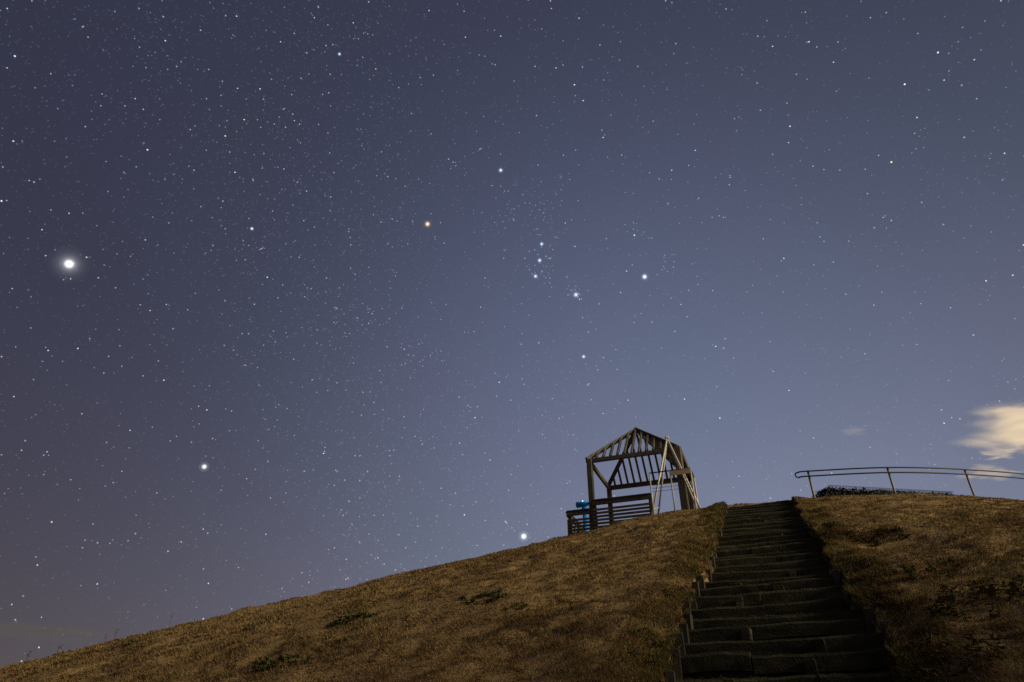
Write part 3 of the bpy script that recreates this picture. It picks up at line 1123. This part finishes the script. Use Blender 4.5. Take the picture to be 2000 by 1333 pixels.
# stars bright enough to be picked out, by their direction: x, y, size, tint
BLUE_, WHITE_, GOLD_, ROSE_ = (.55, .75, 1.0), (.93, .96, 1.0), (1.0, .74, .42), (1.0, .72, .80)
mid = [(1132, 585, 2.3, BLUE_), (1136, 584, 1.6, BLUE_), (1115, 567, 1.7, BLUE_), (1110, 559, 1.4, BLUE_), (1108, 564, 1.2, BLUE_),
       (29, 110, 2.8, BLUE_), (288, 293, 2.5, WHITE_), (440, 266, 2.5, GOLD_), (477, 234, 2.3, GOLD_), (169, 503, 2.1, WHITE_), (284, 469, 1.9, WHITE_),
       (522, 542, 2.3, WHITE_), (404, 801, 2.4, BLUE_), (101, 1020, 2.4, GOLD_), (876, 311, 2.1, BLUE_), (885, 317, 1.9, BLUE_), (880, 330, 1.5, BLUE_),
       (961, 363, 1.8, BLUE_), (1123, 482, 2.1, BLUE_), (1239, 460, 2.8, BLUE_), (1237, 448, 1.5, WHITE_), (1225, 453, 1.3, WHITE_), (1224, 530, 2.1, WHITE_), (1293, 527, 1.6, BLUE_), (1296, 521, 1.5, BLUE_),
       (1531, 505, 2.1, WHITE_), (1741, 317, 2.9, GOLD_), (1832, 103, 2.6, WHITE_), (1767, 165, 2.7, WHITE_), (1791, 230, 2.0, WHITE_), (1543, 247, 2.3, WHITE_),
       (1358, 294, 2.2, BLUE_), (1312, 333, 2.2, BLUE_), (1178, 269, 2.4, BLUE_), (1181, 264, 1.5, BLUE_), (1139, 197, 2.5, BLUE_), (1122, 166, 2.5, WHITE_), (1086, 133, 1.9, WHITE_),
       (1131, 36, 2.0, WHITE_), (1045, 130, 1.8, WHITE_), (909, 73, 2.1, BLUE_), (734, 135, 2.0, GOLD_), (690, 45, 1.9, WHITE_), (978, 71, 2.0, WHITE_), (595, 580, 1.8, BLUE_), (599, 582, 1.4, BLUE_), (602, 586, 1.3, BLUE_),
       (720, 632, 1.7, ROSE_), (723, 627, 1.3, ROSE_), (1337, 780, 2.3, BLUE_), (1406, 817, 2.3, WHITE_), (1398, 677, 2.2, WHITE_), (1227, 782, 1.9, WHITE_), (1178, 808, 1.7, WHITE_),
       (975, 747, 2.1, WHITE_), (928, 816, 2.2, BLUE_), (897, 776, 1.9, BLUE_), (1318, 648, 1.7, WHITE_), (1342, 619, 1.6, WHITE_), (1330, 595, 1.8, WHITE_), (1212, 572, 1.8, WHITE_), (1170, 594, 1.7, WHITE_), (1138, 621, 1.6, WHITE_),
       (1844, 827, 2.1, WHITE_), (1839, 801, 1.7, WHITE_), (1541, 763, 2.0, WHITE_), (1580, 82, 2.2, WHITE_), (1509, 91, 2.0, WHITE_), (1480, 71, 1.8, WHITE_), (1628, 122, 1.9, WHITE_), (1844, 157, 1.9, WHITE_), (1903, 117, 1.9, WHITE_), (1962, 300, 2.2, BLUE_), (1926, 549, 2.1, WHITE_), (1978, 538, 2.0, WHITE_), (1999, 479, 2.0, WHITE_),
       (1426, 347, 1.7, WHITE_), (1426, 343, 1.5, WHITE_), (1540, 279, 1.8, WHITE_), (1588, 325, 1.7, WHITE_), (1509, 302, 1.6, WHITE_), (1716, 304, 1.7, WHITE_), (1690, 331, 1.6, WHITE_), (1405, 422, 1.6, WHITE_), (1413, 425, 1.6, WHITE_), (1491, 467, 1.6, WHITE_), (1526, 510, 1.5, WHITE_), (1725, 425, 1.6, WHITE_),
       (632, 886, 2.2, WHITE_), (634, 882, 1.6, WHITE_), (1138, 979, 2.9, BLUE_), (3, 393, 2.5, WHITE_), (13, 392, 1.6, WHITE_), (26, 276, 2.2, WHITE_), (323, 80, 2.1, WHITE_), (462, 32, 2.0, WHITE_), (508, 174, 2.1, WHITE_), (264, 193, 1.8, WHITE_), (459, 337, 2.2, WHITE_), (464, 173, 2.0, ROSE_),
       (76, 1265, 2.1, WHITE_), (42, 1292, 2.1, WHITE_), (73, 1104, 2.0, WHITE_), (190, 1141, 2.0, WHITE_), (407, 1140, 2.1, WHITE_), (397, 1209, 2.0, WHITE_), (328, 1077, 2.0, GOLD_), (397, 1034, 1.8, WHITE_), (320, 743, 2.2, WHITE_), (388, 794, 1.8, WHITE_), (27, 775, 1.9, WHITE_), (152, 681, 2.1, WHITE_), (94, 685, 2.0, WHITE_), (3, 697, 1.8, WHITE_), (42, 880, 1.8, WHITE_), (92, 883, 1.8, WHITE_), (254, 841, 1.9, WHITE_), (238, 921, 1.7, WHITE_), (354, 1059, 1.8, WHITE_), (23, 1181, 1.8, WHITE_), (30, 1211, 1.8, WHITE_), (81, 1206, 1.6, WHITE_),
       (907, 1006, 2.2, WHITE_), (957, 899, 1.8, WHITE_), (987, 1019, 1.9, WHITE_), (1054, 410, 1.7, BLUE_), (1104, 436, 1.9, WHITE_), (1066, 543, 1.6, BLUE_), (1034, 527, 1.6, WHITE_), (985, 489, 1.6, WHITE_), (1026, 397, 1.5, WHITE_), (1003, 430, 1.6, WHITE_),
       (766, 428, 1.7, WHITE_), (646, 385, 1.8, WHITE_), (575, 236, 1.8, WHITE_), (585, 243, 1.7, WHITE_), (280, 214, 1.7, WHITE_), (197, 207, 1.6, WHITE_), (163, 52, 1.6, WHITE_), (172, 73, 1.6, WHITE_), (548, 82, 1.9, WHITE_), (614, 35, 1.8, WHITE_), (720, 4, 1.8, WHITE_), (838, 21, 1.9, WHITE_), (14, 17, 1.8, WHITE_), (14, 133, 1.7, WHITE_), (57, 353, 1.7, WHITE_), (135, 417, 1.8, WHITE_), (82, 449, 1.9, WHITE_), (192, 543, 1.8, WHITE_), (138, 545, 1.8, WHITE_), (293, 607, 1.9, WHITE_), (325, 595, 1.8, WHITE_), (473, 652, 1.7, WHITE_), (24, 564, 1.7, WHITE_), (60, 641, 1.6, WHITE_),
       (1077, 17, 1.7, WHITE_), (1075, 2, 1.7, WHITE_), (1058, 57, 1.5, WHITE_), (1300, 2, 1.7, WHITE_), (1418, 18, 1.7, WHITE_), (1573, 24, 1.7, WHITE_), (1700, 35, 1.6, WHITE_), (1731, 25, 1.6, WHITE_), (1955, 2, 1.8, WHITE_), (1880, 54, 1.6, BLUE_), (1576, 83, 1.5, WHITE_)]
rs_ = np.random.default_rng(11)
for (cx, cy, sx, sy, cnt) in ((1062, 508, 22, 34, 46), (1022, 412, 42, 26, 46), (1120, 572, 9, 12, 12), (1240, 460, 30, 30, 14), (885, 318, 14, 14, 8), (1300, 520, 30, 40, 14), (720, 632, 30, 20, 24), (830, 690, 30, 14, 20)):
    for _ in range(cnt):
        mid.append((cx + rs_.normal(0, sx), cy + rs_.normal(0, sy), 1.25 + .5 * rs_.random() ** 2, BLUE_))
md = np.array([ray(a, b) for a, b, _, _ in mid]); md /= np.linalg.norm(md, axis=1)[:, None]
sizes = np.array([s for *_, s, _ in mid]); tints = np.array([t for *_, t in mid])
o = star_mesh('mid_bright_stars', md, PXR * (.34 + .20 * sizes), tints * np.clip(.31 * (sizes - .95), .11, .7)[:, None], BIG_V, BIG_F)
tag(o, 'scattered brighter stars tracing winter constellations', None, None, 'stuff')


def star_surface(name, c, s):
    m = bpy.data.materials.new(name)
    m.use_nodes = True
    t = m.node_tree
    t.nodes.remove(t.nodes['Principled BSDF'])
    em = t.nodes.new('ShaderNodeEmission')
    em.inputs['Color'].default_value = (*c, 1); em.inputs['Strength'].default_value = s
    t.links.new(em.outputs[0], t.nodes['Material Output'].inputs['Surface'])
    m.cycles.emission_sampling = 'NONE'
    return m, t, em


def star_glow(name, c, s):
    m, t, em = star_surface(name, c, s)
    for l in list(t.links):
        t.links.remove(l)
    t.links.new(em.outputs[0], t.nodes['Material Output'].inputs['Volume'])
    return m


def ball(r, seg=14, rings=8):
    vs_, fs = [(0, 0, r)], []
    for i in range(1, rings):
        th = math.pi * i / rings
        for k in range(seg):
            ph = 2 * math.pi * k / seg
            vs_.append((r * math.sin(th) * math.cos(ph), r * math.sin(th) * math.sin(ph), r * math.cos(th)))
    vs_.append((0, 0, -r))
    for k in range(seg):
        fs.append((0, 1 + k, 1 + (k + 1) % seg))
        fs.append((len(vs_) - 1, 1 + (rings - 2) * seg + (k + 1) % seg, 1 + (rings - 2) * seg + k))
    for i in range(rings - 2):
        for k in range(seg):
            a = 1 + i * seg + k; b = 1 + i * seg + (k + 1) % seg
            fs.append((a, a + seg, b + seg, b))
    return vs_, fs


def bright_star(px, py, core, label, c_core, c_glow, glows):
    core *= .86; glows = [(r * .86, s) for r, s in glows]
    d = ray(px, py); d /= np.linalg.norm(d)
    root = empty('bright_star', d * STAR_R, label, 'star', 'bright stars of the winter sky')
    vs_, fs = ball(core * PXR)
    mc, _, _ = star_surface('star_core', c_core, 1.0)
    mesh_obj('core', np.array(vs_) + d * STAR_R, fs, mc, root, True)
    for (r, s) in glows:
        vs_, fs = ball(r * PXR)
        mesh_obj('glow', np.array(vs_) + d * STAR_R, fs, star_glow('star_glow', c_glow, s / (2 * r * PXR)), root, True)


W1 = (1, 1, 1)
bright_star(135, 516, 3.0, 'brightest star-like planet with a soft white glow at far left', W1, (.95, .95, 1), [(4.4, .55), (5.6, .22), (7.6, .10), (9.6, .055), (12, .032), (15, .02), (19, .012)])
bright_star(1023, 1048, 2.1, 'brilliant white star low above the hill slope left of the pavilion', W1, (.75, .88, 1), [(3.8, .5), (6.5, .10)])
bright_star(399, 912, 1.6, 'bright white star alone above the left slope', W1, (.9, .95, 1), [(3.0, .5), (5.5, .08)])
bright_star(1259, 541, 1.6, 'bright blue-white star lowest right in the hunter figure', W1, (.6, .8, 1), [(3.0, .55), (5.0, .08)])
bright_star(835, 438, 1.5, 'bright orange star left of the hunter figure', (1, .86, .62), (1, .58, .25), [(3.0, .55), (5.0, .08)])
bright_star(978, 333, 1.0, 'blue star upper left in the hunter figure', (.85, .93, 1), (.45, .68, 1), [(2.3, .55), (3.8, .08)])
bright_star(1058, 477, .9, 'uppermost of the three belt stars', (.85, .93, 1), (.5, .72, 1), [(2.1, .55), (3.4, .07)])
bright_star(1054, 509, .95, 'middle one of the three belt stars', (.85, .93, 1), (.5, .72, 1), [(2.2, .6), (3.6, .08)])
bright_star(1046, 540, .95, 'lowest of the three belt stars', (.85, .93, 1), (.5, .72, 1), [(2.2, .6), (3.6, .08)])
bright_star(1140, 697, .9, 'blue-white star below the belt stars at the hunter figure foot', (.85, .93, 1), (.55, .75, 1), [(2.1, .5), (3.3, .06)])
bright_star(1125, 576, .8, 'pinkish hazy star in the sword below the belt stars', (1, .95, 1), (.80, .72, .95), [(2.2, .6), (3.2, .15), (4.4, .08)])
bright_star(492, 447, .85, 'blue-white star above the faint meteor streak on the left', (.9, .96, 1), (.6, .8, 1), [(2.0, .5)])
bright_star(663, 106, .8, 'blue star near the upper edge left of centre', (.75, .87, 1), (.4, .62, 1), [(1.9, .5)])

# a short faint trail
sa, sb = ray(505, 489), ray(515, 484)
sa, sb = sa / np.linalg.norm(sa) * STAR_R, sb / np.linalg.norm(sb) * STAR_R
mt, _, _ = star_surface('meteor_light', (.42, .44, .50), 1.0)
tag(MB().tube([sa, (sa + sb) / 2, sb], [1.5, 5, 1.5], 6).build('meteor', mt), 'short faint meteor streak left of the orange star', 'meteor')
